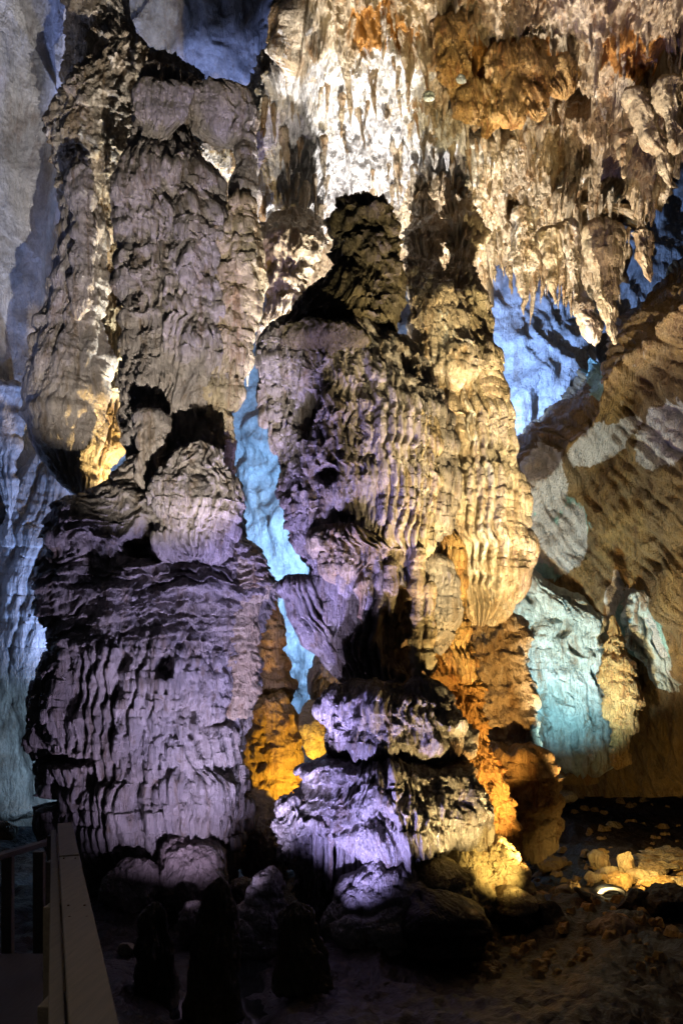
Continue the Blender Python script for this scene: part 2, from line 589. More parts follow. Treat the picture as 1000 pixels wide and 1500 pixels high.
def r_pipes(amp=1.0, seed=25, w=.085, reg=1.0):
    """long flutes broken by a few lips"""
    def f(b):
        s = warp(b, .045 + .06 * (1 - reg), 1.0, seed) + .010 * gn(b.x * 6, b.y * 6, b.z * 3, seed + 9)
        s = s + .9 * w * gn(s / (2.7 * w), b.y * .3, b.z * .25, seed + 44)
        p0 = flutes(s + .03 * gn(b.x * 2, b.y * 2, b.z * .8, seed + 1), w, .6)
        p1 = strands(s, b.y, b.z, w, seed, 12)
        d1 = drips(s, b.z + .2 * gn(b.x * 1.5, b.y * 1.5, b.z * 1.5, seed), w * 3.2, .95, seed + 2, 1.2)
        d2 = drips(s, b.z + .1 * gn(b.x * 3, b.y * 3, b.z * 3, seed), w * 1.1, .40, seed + 3, 1.4)
        big = fbm(b.x * 1.3, b.y * 1.3, b.z * .9, 3, seed + 5)
        h = .11 * big + .125 * reg * p0 + (.14 - .07 * reg) * p1 + (1 - reg) * .08 * ridge(b.x * 2.5, b.y * 2.5, b.z * 2, 3, seed + 60) + .04 * d1 + .015 * d2 + .35 * chips(b, seed + 50)
        return amp * (h - .07), amp * (.03 * d1)
    return f


def r_folds(amp=1.0, seed=35, w=.2, slant=.35):
    """draped curtains"""
    def f(b):
        s = b.s + slant * b.z * .4 + .16 * fbm(b.x * 1.1, b.y * 1.1, b.z * .6, 3, seed)
        p1 = strands(s, b.y * .3, b.z, w * .8, seed + 2, 8)
        p2 = strands(s + .02 * gn(b.x * 5, b.y * 5, b.z * 1.1, seed + 1), b.y, b.z, w * .3, seed + 7, 14)
        big = fbm(b.x * 1.4, b.y * 1.4, b.z * .6, 3, seed + 5)
        return amp * (.12 * big + .15 * p1 + .035 * p2 - .04 + .6 * chips(b, seed + 50))
    return f


def r_smooth(amp=1.0, seed=45):
    def f(b):
        big = fbm(b.x * .45, b.y * .45, b.z * .3, 3, seed)
        q = .5 * fbm(b.x * .8, b.y * .8, b.z * .8, 2, seed + 4)
        rd = ridge(b.x * .5 + q, b.y * .5, b.z * .22 + q, 2, seed + 8)
        return amp * (.5 * big + .16 * rd + .03 * fbm(b.x * 3, b.y * 3, b.z * 2, 3, seed + 9))
    return f


def r_rock(amp=1.0, seed=55, sc=1.0):
    def f(b):
        q = .3 * gn(b.x * 1.5 * sc, b.y * 1.5 * sc, b.z * 1.5 * sc, seed)
        rd = ridge(b.x * 1.6 * sc + q, b.y * 1.6 * sc, b.z * 1.6 * sc - q, 4, seed + 1)
        return amp * (.10 * rd + .05 * fbm(b.x * 5 * sc, b.y * 5 * sc, b.z * 5 * sc, 3, seed + 3) - .05)
    return f


def r_knob(amp=1.0, seed=65, c=.11):
    def f(b):
        u = b.s + .03 * gn(b.x * 6, b.y * 6, b.z * 6, seed)
        f1, g1, _ = vor(u / (c * 2.6), b.z / (c * 2.0), seed)
        f2, g2, _ = vor(u / (c * .55), b.z / (c * .45), seed + 3)
        big = fbm(b.x * 1.5, b.y * 1.5, b.z * 1.5, 3, seed + 5)
        return amp * (.10 * big + .12 * np.sqrt(np.clip(1 - f1 * f1, 0, 1)) + .022 * (1 - f2) - .08)
    return f


def blend(fa, fb, wf):
    def f(b):
        A, B, w = fa(b), fb(b), wf(b)
        if not isinstance(A, tuple):
            A = (A, 0)
        if not isinstance(B, tuple):
            B = (B, 0)
        return A[0] * (1 - w) + B[0] * w, A[1] * (1 - w) + B[1] * w
    return f


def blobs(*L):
    """where a mineral stain, or painted brightness on the roof, sits: ellipses (px, py, rx, ry, degrees) with soft rims"""
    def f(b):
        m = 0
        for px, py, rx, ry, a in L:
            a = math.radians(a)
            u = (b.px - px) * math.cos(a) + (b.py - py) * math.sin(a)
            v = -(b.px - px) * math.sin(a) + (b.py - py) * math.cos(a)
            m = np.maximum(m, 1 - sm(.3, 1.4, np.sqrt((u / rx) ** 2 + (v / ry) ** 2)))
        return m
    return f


def hole(px, py, rx, ry, depth):
    """a hollow of the given frame size and depth"""
    def g(b):
        q = ((b.px - px) / rx) ** 2 + ((b.py - py) / ry) ** 2
        q = q + .5 * gn(b.px / 22, b.py / 22, px * .1, 4)
        return -depth * (1 - sm(.55, 1.15, q))
    return g


def plus(f, *gs):
    def h(b):
        A = f(b)
        if not isinstance(A, tuple):
            A = (A, 0)
        e = sum(g(b) for g in gs)
        return A[0] + e, A[1]
    return h


# ================================================================== SETTING
# back wall: smooth pale rock far behind everything
def Yback(px, py):
    return 17.5 + 1.2 * np.sin(px / 190.0 + 1) - 3.6 * sm(420, 0, py) * sm(700, 200, px) + 0 * py


def back_relief(b):
    q = fbm(b.x * .5, b.y * .5, b.z * .5, 3, 48)
    cr = ridge(b.x * .9 + q, b.y * .5, b.z * .35 + .6 * q, 4, 49, .6)
    return r_smooth(.9, 45)(b) + .16 * cr + .10 * strands(b.s + .5 * q, b.y * .3, b.z, .5, 52, 5) + .7 * chips(b, 53, 2.4)


sheet('back_wall', -420, 1350, -500, 1180, Yback, back_relief, M_smooth, d=3.2, kind='structure')


def Yleft(px, py):
    return 12.6 - 2.6 * sm(110, -260, px) + 1.5 * sm(60, 120, px)


def left_crease(b):
    c = 78 - .02 * b.py + 8 * gn(b.py / 90, 1.0, 2.0, 3)
    return -.35 * np.exp(-((b.px - c) / 4.0) ** 2) * sm(330, 180, b.py) + .5 * sm(20, 130, b.px) * sm(-100, 260, b.py) * sm(420, 260, b.py)


sheet('left_wall', -420, 128, -500, 1210, Yleft, plus(r_smooth(.3, 71), left_crease), M_smooth, d=2.6,
      curl=(0, 1.2, 0, 0), kind='structure')


# right wall
RW_TOP = [(735, 690), (760, 655), (800, 622), (850, 572), (885, 535), (905, 490), (950, 440), (1000, 400), (1100, 330), (1350, 250)]


def Yright(px, py):
    return 13.2 - 3.6 * sm(780, 1300, px) + .9 * sm(900, 1130, py)


def wall_streaks(b):
    s = b.s + .55 * b.z + .12 * fbm(b.x, b.y, b.z, 2, 91)
    p = ridge(s * 2.1, b.y * .5, b.z * .35, 3, 92)
    d = drips(s, b.z, .55, 1.6, 93)
    k = drips(b.s, b.z, .18, .4, 96) * sm(640, 520, b.py)
    rk = ridge(b.x * 2.2, b.y * 2.2, b.z * 1.6, 3, 94)
    big = fbm(b.x * .8, b.y * .8, b.z * .6, 3, 95)
    st = strands(s, b.y * .4, b.z, .13, 98, 12)
    return .04 * p + .12 * d + .06 * k + .03 * rk + .18 * big + .15 * st + .3 * chips(b, 99, 6), .05 * d


def rim_shade_ledge(b):  # bulge added so that it shades the band under the rim
    q = b.py - np.interp(b.px, *zip(*RW_TOP)) + 14 * gn(b.px / 40, b.py / 40, 0.5, 97)
    return .38 * np.exp(-((q - 88) / 22) ** 2)


sheet('right_wall', 735, 1350, RW_TOP, 1165, Yright, plus(wall_streaks, rim_shade_ledge), M_wall, d=2.2,
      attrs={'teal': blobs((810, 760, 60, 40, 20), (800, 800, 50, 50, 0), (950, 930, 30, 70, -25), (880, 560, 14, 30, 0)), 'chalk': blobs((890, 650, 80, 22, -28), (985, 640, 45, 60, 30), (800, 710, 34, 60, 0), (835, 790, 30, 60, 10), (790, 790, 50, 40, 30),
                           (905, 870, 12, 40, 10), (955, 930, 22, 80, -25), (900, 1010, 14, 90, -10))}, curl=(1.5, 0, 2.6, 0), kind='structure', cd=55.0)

# hanging roof of crusted calcite
CE_TOP = [(262, 200), (300, 185), (345, 172), (372, 125), (400, 100), (428, 88), (440, 30), (450, -60), (480, -260), (1350, -260)]
CE_BOT = [(262, 300), (300, 322), (350, 330), (400, 400), (440, 430), (480, 430), (600, 420), (690, 392), (720, 385), (760, 395), (820, 400),
          (860, 440), (905, 405), (925, 330), (955, 285), (980, 215), (1010, 190), (1100, 170), (1350, 150)]


def Yceil(px, py):
    return 10.1 + 2.4 * np.clip(py / 400, -1, 1.2) - 1.0 * sm(700, 1300, px)


def ceil_relief(b):
    A, z1 = r_crag(1.2, 11, .17)(b)
    s = b.s + .1 * gn(b.x * 2, b.y * 2, b.z * .8, 130)
    fol = .22 * ridge(s * 2.6, b.y * 2, b.z * .55, 3, 131) * sm(170, 60, b.py)      # long drapery near the top
    return A * (1 - .45 * sm(150, 40, b.py)) + fol, z1


HOLES = [hole(830, 142, 38, 26, 1.3), hole(715, 188, 34, 15, 1.0), hole(622, 305, 22, 26, .9), hole(905, 320, 28, 36, .9),
         hole(760, 300, 18, 30, .6), hole(985, 95, 22, 36, .9), hole(655, 90, 10, 60, .5), hole(640, 330, 40, 16, .8),
         hole(860, 300, 12, 40, .5), hole(700, 395, 20, 24, .7)]
ceiling = sheet('cave_ceiling', 262, 1350, CE_TOP, CE_BOT, Yceil, plus(ceil_relief, *HOLES), M_ceil, d=1.7,
                attrs={'pale': blobs((470, 200, 170, 130, 0), (560, 110, 70, 60, 0), (660, 220, 60, 40, 0)), 'rust': blobs((740, 100, 110, 70, 10), (560, 30, 60, 50, 0), (930, 60, 60, 40, 0))}, curl=(1.2, 0, 1.5, 1.8),  # pale calcite, also painted whiter to carry the lamp's bright core
                kind='structure', cd=34.0)

# roof above the left columns, blue grey and smooth, is the back wall's upper part; a ragged lip hangs off it
sheet('ceiling_lip', 95, 300, [(95, -60), (160, -60), (200, 60), (250, 85), (300, 105)],
      [(95, 150), (140, 130), (180, 130), (230, 140), (300, 130)],
      lambda px, py: 11.6 + 1.0 * sm(200, 420, px) + 0 * py, plus(r_crag(.7, 77, .2)), M_cream, d=2.2, curl=(.5, .5, 1.5, .8), kind='structure')


# floor
def floor_h(X, Y):
    h = .16 * fbm(X * .6, Y * .6, 0.0, 4, 201) + .05 * ridge(X * 1.7, Y * 1.7, 0.3, 3, 205)
    h = h + .03 * fbm(X * 6, Y * 6, 0.0, 3, 207)
    px = 500 + X / Y * F
    # channels that hold water: between the two stalagmites, and behind the lamp
    h = h - .32 * np.exp(-((X + .95) / .55) ** 2) * sm(10, 8.5, Y)
    h = h - .28 * np.exp(-(((X - 2.35) / .75) ** 2 + ((Y - 10.6) / 1.0) ** 2))
    h = h + .10 * sm(3.2, 4.2, X) * sm(12.5, 11, Y) * sm(8.4, 9.2, Y)
    h = h + .35 * sm(12, 22, Y) * sm(0, 3, X)
    h = h + .30 * sm(6.6, 3.5, Y)
    return h + .06


ys = 2.2 * (45 / 2.2) ** np.linspace(0, 1, 430)
ts = np.linspace(-.75, .8, 620)
YY, TT = np.meshgrid(ys, ts, indexing='ij')
XX = YY * TT
HH = floor_h(XX, YY)
o = mesh('cave_floor', np.stack([XX, YY, HH], -1), 620, 430, False, M_mud, flip=True)
tag(o, kind='structure')

M_water = bpy.data.materials.new('still_dark_water')
M_water.use_nodes = True
wb = M_water.node_tree.nodes['Principled BSDF']
wb.inputs['Base Color'].default_value = (.02, .022, .02, 1)
wb.inputs['Roughness'].default_value = .06
nz = M_water.node_tree.nodes.new('ShaderNodeTexNoise')
nz.inputs['Scale'].default_value = 5
bp = M_water.node_tree.nodes.new('ShaderNodeBump')
bp.inputs['Strength'].default_value = .12
bp.inputs['Distance'].default_value = .03
M_water.node_tree.links.new(nz.outputs['Fac'], bp.inputs['Height'])
M_water.node_tree.links.new(bp.outputs[0], wb.inputs['Normal'])
g = np.array([[(-14, 3, -.10), (16, 3, -.10)], [(-14, 16, -.10), (16, 16, -.10)]], float)
o = mesh('pool_water', g, 2, 2, False, M_water, flip=True)
tag(o, kind='structure')


# ================================================================== LEFT GROUP
def at(px, Y, z=0.0):
    return ((px - 500) / F * Y, Y, z)


# --- the broad lower stalagmite
t = thing('stalagmite', at(215, 9.6), 'massive terraced violet stalagmite filling the lower left beside the handrail', 'stalagmite')
lower = [(700, 125, 215), (735, 98, 325), (770, 76, 362), (800, 82, 378), (850, 74, 400), (890, 70, 392), (950, 72, 372), (1000, 62, 365),
         (1060, 60, 358), (1120, 76, 352), (1180, 70, 352), (1230, 98, 345), (1275, 135, 336), (1300, 150, 330)]
loft('terraced_body', lower, 9.6, plus(blend(r_terrace(1.15, 15, .11, .5), blend(r_pipes(1.4, 27, .10, .55), r_layers(1.2, 19, .2, .24, 1.6, .08), lambda b: sm(.1, -.2, gn(b.x * 1.3, b.y * 1.3, b.z * 1.6, 301)) * sm(1150, 1060, b.py)),
                                        lambda b: sm(900, 990, b.py)), hole(120, 1105, 46, 9, .3), hole(262, 975, 12, 24, .3), hole(240, 800, 40, 30, .4), hole(110, 1168, 46, 8, .3)), M_grey, t, depth=.62, d=1.7, cap=(70, 20), e=.9)
loft('upper_cone', [(655, 196, 325), (685, 172, 340), (715, 140, 352), (760, 110, 362), (800, 100, 360)], 9.75, r_terrace(.9, 43, .12, .3), M_grey, t, depth=.6, d=1.8)
loft('fluted_fan', [(645, 262, 330), (680, 250, 342), (720, 238, 345), (765, 246, 325), (790, 252, 318), (815, 268, 298)], 8.9,
     r_layers(.9, 33, .14, .16, 1.4, .05), M_grey, t, depth=.35, d=1.6, cap=(22, 14), e=.8)
loft('drip_stack', [(598, 196, 246), (640, 200, 240), (665, 207, 232), (668, 202, 236), (700, 206, 232), (708, 210, 226), (738, 212, 222)], 9.2,
     r_layers(.5, 36, .12, .1), M_grey, t, depth=.7, d=1.8)
loft('jagged_wing', [(800, 335, 384), (830, 330, 404), (850, 325, 410), (880, 322, 398), (920, 322, 384), (980, 330, 372), (1050, 335, 362)], 9.3,
     r_terrace(.6, 39, .10, .2), M_tan, t, depth=.6, d=1.8)
loft('side_lip', [(728, 92, 140), (745, 88, 160), (790, 72, 135), (830, 80, 125)], 9.2, r_layers(.6, 41), M_grey, t, depth=.8, d=2.0)
for i, (x0, y0, x1, y1, Yn) in enumerate([(110, 1010, 215, 1085, 8.95), (150, 1095, 300, 1150, 8.95), (230, 985, 330, 1060, 8.9),
                                          (100, 1165, 200, 1235, 8.9), (205, 1150, 345, 1235, 8.85)]):
    m = (x0 + x1) / 2
    loft('curtain_lobe', [(y0 - 25, m - (m - x0) * .5, m + (x1 - m) * .5), (y0, x0, x1), ((y0 + y1) / 2, x0 + 4, x1 - 4), (y1, m - (m - x0) * .7, m + (x1 - m) * .7)],
         Yn + .16, r_pipes(1.0, 50 + i, .07, .35), M_grey, t, depth=.35, d=2.0, cap=(30, 16))

# --- upper column
t = thing('column', at(275, 10.0, 4.2), 'tall grey stacked column hanging above the violet stalagmite at left', 'column')
loft('shaft', [(112, 203, 285), (150, 200, 292), (200, 204, 285), (235, 200, 288), (262, 188, 302), (300, 176, 322), (350, 182, 345), (400, 186, 356), (450, 190, 362),
               (500, 190, 356), (545, 194, 350), (590, 190, 335), (620, 186, 330), (660, 190, 335), (705, 200, 330), (760, 215, 310)], 9.9,
     r_layers(1.0, 61, .22, .17, 1.2, .07), M_grey, t, depth=.75, d=1.7)
loft('drapery_curtain', [(122, 268, 345), (140, 270, 368), (170, 274, 376), (200, 282, 374), (214, 300, 366)], 9.8,
     r_folds(.55, 63, .1, .1), M_grey, t, depth=.3, d=1.7, cap=(20, 12), e=.7)
loft('side_pillar', [(190, 344, 376), (230, 346, 374), (270, 345, 375), (310, 338, 378)], 9.8, r_layers(.4, 64, .12, .1), M_grey, t, depth=.8, d=1.8)
loft('knobbly_flank', [(295, 318, 374), (340, 312, 372), (400, 314, 370), (450, 312, 366), (500, 308, 358), (545, 306, 344), (580, 305, 340), (600, 308, 332), (618, 318, 326)], 9.7,
     r_layers(.9, 66, .15, .13, .6), M_tan, t, depth=.8, d=1.7)
loft('hanging_knob', [(600, 305, 335), (640, 300, 348), (680, 310, 350), (710, 318, 345), (735, 325, 335)], 9.7, r_layers(.7, 68), M_tan, t, depth=.8, d=2.0)
loft('crown', [(118, 200, 282), (140, 196, 290), (190, 205, 262), (215, 212, 240)], 9.5, r_folds(.5, 70, .12, 0), M_grey, t, depth=.35, d=1.8)

# --- folded drapery column, far left
t = thing('drapery_column', at(95, 10.6, 4.6), 'folded grey brown drapery column against the left blue wall', 'column')
loft('folded_drapery', [(292, 96, 150), (350, 82, 152), (420, 62, 152), (480, 54, 152), (550, 38, 154), (610, 30, 150), (650, 44, 146), (690, 72, 140), (725, 102, 132)],
     10.6, r_folds(1.0, 72, .22, .45), M_grey, t, depth=.7, d=1.8)
loft('crusted_head', [(55, 158, 205), (100, 120, 208), (140, 92, 210), (200, 76, 208), (250, 80, 204), (300, 96, 190), (345, 118, 168)], 11.0,
     r_crag(.85, 74, .15), M_cream, t, depth=.6, d=1.8)
loft('hanging_fold', [(240, 100, 135), (290, 104, 140), (350, 108, 140), (430, 100, 136), (470, 108, 124)], 10.2, r_folds(.5, 76, .1, 0), M_grey, t, depth=.6, d=2.0)

t = thing('thin_column', at(165, 11.3, 4.4), 'slim craggy column lit amber between the two grey left columns', 'column')
loft('shaft', [(300, 150, 178), (345, 142, 192), (400, 156, 192), (470, 145, 194), (540, 142, 198), (600, 140, 194), (640, 136, 182), (690, 130, 166), (725, 124, 152)], 11.3,
     r_layers(.9, 78, .16, .12), M_tan, t, depth=.8, d=1.8)

# --- pale rock bulge under the left wall
o = loft('flowstone_bulge', [(655, 70, 110), (700, 40, 118), (780, 20, 116), (860, 0, 112), (950, -20, 108), (1050, -40, 110), (1130, -60, 112), (1200, -80, 120)], 12.2,
         plus(r_smooth(.45, 80), lambda b: .10 * strands(b.s, b.y, b.z, .4, 81, 5)), M_smooth, None, depth=.5, d=2.6)
tag(o, 'smooth pale cyan flowstone bulging behind the left edge of the violet stalagmite', 'flowstone')
o = loft('stalactite', [(560, -30, 40), (640, -20, 34), (690, -5, 26), (740, 8, 22), (770, 11, 19), (798, 14, 18)], 11.8, r_folds(.4, 82, .15), M_smooth, None, depth=.7, d=2.2)
tag(o, 'smooth blue stalactite ending in a dark tip at the left picture edge', 'stalactite')

# ================================================================== CENTRE GROUP
t = thing('hanging_column', at(425, 11.2, 7), 'pale knobbly column end hanging between the left column and the dark head', 'column')
loft('upper_lump', [(312, 388, 470, .8), (335, 384, 478, .3), (355, 380, 485), (380, 384, 470)], 11.0, r_crag(.7, 84, .16), M_cream, t, depth=.6, d=1.9)
loft('tapered_end', [(345, 388, 478), (380, 388, 468), (420, 390, 455), (455, 393, 445), (480, 398, 428), (498, 398, 412)], 10.8, r_layers(.8, 86, .12, .12), M_tan, t, depth=.8, d=1.8)

t = thing('hanging_mass', at(520, 8.9, 2.7), 'huge fluted violet and tan mass hanging in the middle', 'column')
loft('fluted_body', [(468, 416, 560), (485, 404, 590), (520, 399, 632), (570, 399, 650), (620, 404, 655), (680, 412, 655), (730, 415, 652), (770, 425, 648),
                     (800, 440, 642), (825, 462, 638), (850, 474, 636)], 8.9,
     plus(blend(r_layers(1.0, 88, .17, .15, 1.0, .06), r_pipes(1.3, 90, .078), lambda b: sm(520, 570, b.px) * sm(560, 620, b.py) * sm(800, 770, b.py)),
          hole(452, 622, 15, 34, .32), hole(478, 712, 16, 12, .2), hole(600, 540, 14, 26, .15)), M_grey, t, depth=.6, d=1.5, e=.92, cap=(26, 20))
loft('shade_crown', [(470, 410, 470), (476, 398, 520), (490, 400, 545), (512, 410, 520)], 8.35, r_layers(.7, 93, .1, .12), M_dark, t, depth=.6, d=1.8)  # dark colour painted in for the unlit top of the mass
loft('fluted_curtain', [(590, 566, 630), (640, 556, 640), (700, 552, 642), (780, 548, 634), (820, 560, 620)], 8.52, r_pipes(.85, 95, .072, .8), M_tan, t, depth=.4, d=1.4, e=.85, cap=(60, 40))
loft('tangled_fringe', [(770, 470, 560), (800, 468, 600), (830, 475, 590), (850, 490, 540)], 8.45, r_layers(.6, 97, .1, .12, 1.6, .05), M_tan, t, depth=.4, d=1.6)
loft('lower_drapery', [(815, 470, 655), (850, 472, 668), (900, 478, 668), (950, 492, 622), (985, 512, 610), (1010, 530, 600)], 8.95,
     plus(r_pipes(1.1, 99, .11), hole(590, 930, 38, 60, .5)), M_grey, t, depth=.7, d=1.6)
loft('dark_backing', [(860, 520, 650), (920, 520, 655), (1000, 520, 650), (1060, 510, 640)], 9.8, r_rock(.6, 411, 1.5), M_grey, t, depth=.6, d=2.6)  # added behind the drapery so its gaps stay dark
loft('hanging_lobe', [(842, 410, 440), (856, 410, 470), (885, 416, 486), (915, 434, 500), (942, 455, 520), (962, 492, 530)], 8.9, r_pipes(.6, 101, .07), M_grey, t, depth=.6, d=1.7)
for i, (x0, x1, y0, y1) in enumerate([(600, 622, 800, 1000), (618, 640, 850, 990), (563, 585, 820, 905), (520, 540, 840, 915)]):
    loft('hanging_pipe', [(y0, x0, x1), ((y0 + y1) / 2, x0 + 1, x1 - 1), (y1 - 12, x0 + 4, x1 - 5), (y1, x0 + 8, x1 - 9)], 8.35, r_folds(.22, 103 + i, .05, 0), M_tan, t, depth=.8, d=1.7)

t = thing('stalagmite', at(530, 9.4, 6.2), 'dark olive head shaped stalagmite standing on top of the hanging mass', 'stalagmite')  # dark tone paints in the shade from the mass below
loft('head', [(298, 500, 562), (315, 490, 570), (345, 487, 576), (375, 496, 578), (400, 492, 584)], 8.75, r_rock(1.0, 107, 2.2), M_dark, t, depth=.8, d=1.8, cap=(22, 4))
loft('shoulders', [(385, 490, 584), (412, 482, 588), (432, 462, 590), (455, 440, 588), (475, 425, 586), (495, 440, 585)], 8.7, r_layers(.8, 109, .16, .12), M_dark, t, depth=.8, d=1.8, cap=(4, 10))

t = thing('column', at(690, 9.8, 2.9), 'golden fluted column from ceiling to bulge right of the hanging mass', 'column')
loft('upper_shafts', [(295, 600, 640, 2.4), (340, 596, 645, 1.3), (385, 592, 650, .5), (440, 596, 662), (500, 604, 690), (560, 615, 690)], 9.35, r_layers(.9, 111, .15, .12, 1.0), M_cream, t, depth=.8, d=1.7)
loft('upper_shaft_right', [(300, 645, 688, 2.2), (345, 644, 697, 1.1), (385, 643, 702, .4), (430, 640, 704), (500, 640, 716), (560, 640, 724), (620, 640, 738)], 9.5, r_layers(.9, 113, .18, .15, 1.0), M_tan, t, depth=.8, d=1.7)
loft('fluted_bulge', [(500, 612, 716), (560, 618, 724), (620, 626, 738), (680, 628, 752), (740, 628, 764), (800, 632, 770), (840, 640, 766), (870, 655, 752), (895, 672, 738), (905, 685, 725)], 9.6,
     blend(r_pipes(1.1, 115, .12), r_layers(.8, 116, .2, .2), lambda b: sm(600, 520, b.py)), M_cream, t, depth=.8, d=1.5)

t = thing('column', at(690, 9.3), 'slender rusty orange column running down beside the tiered stalagmite', 'column')
loft('upper_strands', [(770, 634, 655), (820, 622, 672), (880, 614, 678), (940, 618, 684), (1000, 640, 700)], 9.2, r_pipes(.7, 118, .07), M_orange, t, depth=.8, d=1.6)
loft('crusted_shaft', [(930, 628, 690), (980, 640, 700), (1040, 655, 714), (1090, 676, 722), (1140, 690, 736), (1190, 702, 752), (1230, 706, 762), (1275, 712, 772)], 9.4,
     r_crag(.6, 120, .09), M_orange, t, depth=.8, d=1.6)

t = thing('rock_pile', at(745, 10.8), 'heaped ochre and cream rock behind the orange column', 'rock')
loft('upper_rock', [(895, 690, 766), (920, 686, 770), (960, 690, 772), (1000, 694, 776), (1050, 698, 780), (1105, 704, 782)], 10.8, plus(r_crag(.6, 122, .16), r_rock(.5, 123, 1.5)), M_cream, t, depth=.8, d=1.9)
loft('lower_rock', [(1095, 700, 800), (1130, 704, 812), (1170, 715, 818), (1205, 722, 812), (1250, 725, 800)], 10.5, r_rock(1.1, 124, 1.2), M_ochre, t, depth=.9, d=2.0)

# --- tiered stalagmite at the foot
t = thing('tiered_stalagmite', at(560, 8.4), 'wet two tiered stalagmite with dripping rims, violet left and gold right', 'stalagmite')
loft('upper_tier', [(1004, 540, 636), (1016, 500, 655), (1040, 484, 664), (1070, 482, 668), (1088, 484, 664), (1100, 500, 650)], 8.35,
     plus(blend(r_pipes(.8, 126, .065, .5), r_layers(.9, 125, .10, .12, 1.6, .05), lambda b: sm(-.15, .2, gn(b.x * 2.2, b.y * 2.2, b.z * 2, 31))), lambda b: .05 * drips(b.s, b.z, .12, .2, 5)), M_wet, t, depth=.8, d=1.4, cap=(26, 10), e=.9)
loft('neck', [(1080, 530, 640), (1110, 520, 650), (1140, 500, 660)], 8.6, r_rock(.6, 127, 2), M_dark, t, depth=.6, d=2.2)  # dark colour painted in for the shadow under the upper tier
loft('rear_shoulder', [(1060, 655, 690), (1085, 640, 700), (1110, 630, 700)], 8.6, r_rock(.5, 128, 2), M_grey, t, depth=.8, d=2.0)
loft('lower_tier', [(1098, 470, 660), (1110, 440, 694), (1135, 432, 704), (1170, 414, 706), (1200, 408, 704), (1212, 430, 700), (1226, 470, 690)], 8.35,
     blend(r_layers(1.1, 130, .13, .14, 1.2, .055), r_terrace(.9, 132, .12, .22), lambda b: sm(560, 480, b.px)), M_wet, t, depth=.68, d=1.4, cap=(22, 8), e=.9)
loft('left_shelf', [(1165, 412, 450), (1185, 404, 470), (1230, 408, 480), (1270, 414, 480), (1310, 420, 480), (1335, 435, 475)], 8.2, r_layers(.8, 134, .1, .1, 1.4, .05), M_wet, t, depth=.8, d=1.5)
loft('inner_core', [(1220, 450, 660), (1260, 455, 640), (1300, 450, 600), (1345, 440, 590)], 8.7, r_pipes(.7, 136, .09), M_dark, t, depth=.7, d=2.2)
rs = random.Random(4)
for i in range(30):
    x = 462 + i * 7.8 + rs.uniform(-2, 2)
    y1 = 1334 - max(0, x - 570) * 1.1 + rs.uniform(-34, 6)
    y1 = max(y1, 1205)
    Yn = 8.35 - .85 * .95 * math.sqrt(max(.05, 1 - ((x - 562) / 150) ** 2)) + rs.uniform(0, .12) + .18
    w = rs.uniform(4, 7.5)
    loft('icicle', [(1178, x - w, x + w), (1215, x - w * .9, x + w * .8), ((1215 + y1) / 2, x - w * .7, x + w * .7), (y1, x - w * .35, x + w * .35)],
         Yn, r_folds(.10, 140 + i, .04, 0), M_wet if x < 560 else M_tan, t, depth=.9, d=1.9, wob=2, front=.3, seed=i, cap=(10, 5))

# --- ochre column seen in the gap
t = thing('column', at(395, 11.5), 'golden lit column in the gap between the two big stalagmites', 'column')
loft('narrow_top', [(870, 372, 402), (920, 366, 414), (970, 364, 420), (1010, 364, 424), (1035, 362, 420)], 11.6, r_rock(.6, 170, 1.6), M_ochre, t, depth=.8, d=2.0)
loft('broad_foot', [(1018, 372, 420), (1045, 358, 434), (1080, 350, 440), (1130, 345, 440), (1170, 344, 436), (1200, 350, 430)], 11.3, r_rock(.7, 172, 1.3), M_ochre, t, depth=.8, d=2.0)

rocks = [
    # name, prof, Y, relief, material, label
    ('boulder', [(1162, 375, 428), (1180, 345, 440), (1220, 334, 438), (1260, 336, 430), (1300, 345, 420)], 10.2, r_rock(.7, 174, 1), M_boul,
     'rounded dark violet boulder below the golden column'),
    ('boulder', [(940, 455, 490), (960, 455, 525), (1000, 458, 545), (1040, 470, 550), (1075, 480, 540)], 11.8, r_rock(.9, 176, 1.6), M_cream,
     'pale lit rock ledge behind the upper tier of the wet stalagmite'),
    ('boulder', [(1022, 450, 480), (1040, 445, 490), (1065, 448, 492), (1100, 452, 490)], 11.0, r_rock(.5, 178, 2), M_knob, 'small greenish yellow rock left of the upper tier'),
    ('boulder', [(1245, 165, 235), (1262, 155, 245), (1285, 152, 245), (1315, 158, 240), (1345, 170, 230)], 8.6, r_rock(.8, 180, 1.4), M_boul,
     'cracked violet boulder under the big stalagmite, right of the handrail'),
    ('boulder', [(1232, 238, 290), (1260, 232, 318), (1300, 232, 335), (1345, 240, 330), (1370, 250, 310)], 8.7, r_rock(.8, 182, 1.3), M_boul,
     'broad dim violet boulder at the foot of the big stalagmite'),
    ('boulder', [(1318, 268, 292), (1335, 262, 300), (1360, 266, 300), (1385, 270, 295)], 8.0, r_rock(.5, 184, 2), M_boul, 'small pinkish boulder beside the tall dark stump'),
    ('boulder', [(1290, 338, 365), (1300, 335, 368), (1325, 338, 366)], 8.9, r_rock(.4, 186, 2), M_boul, 'small round rock just right of the tall dark stump'),
]
DEFER = rocks

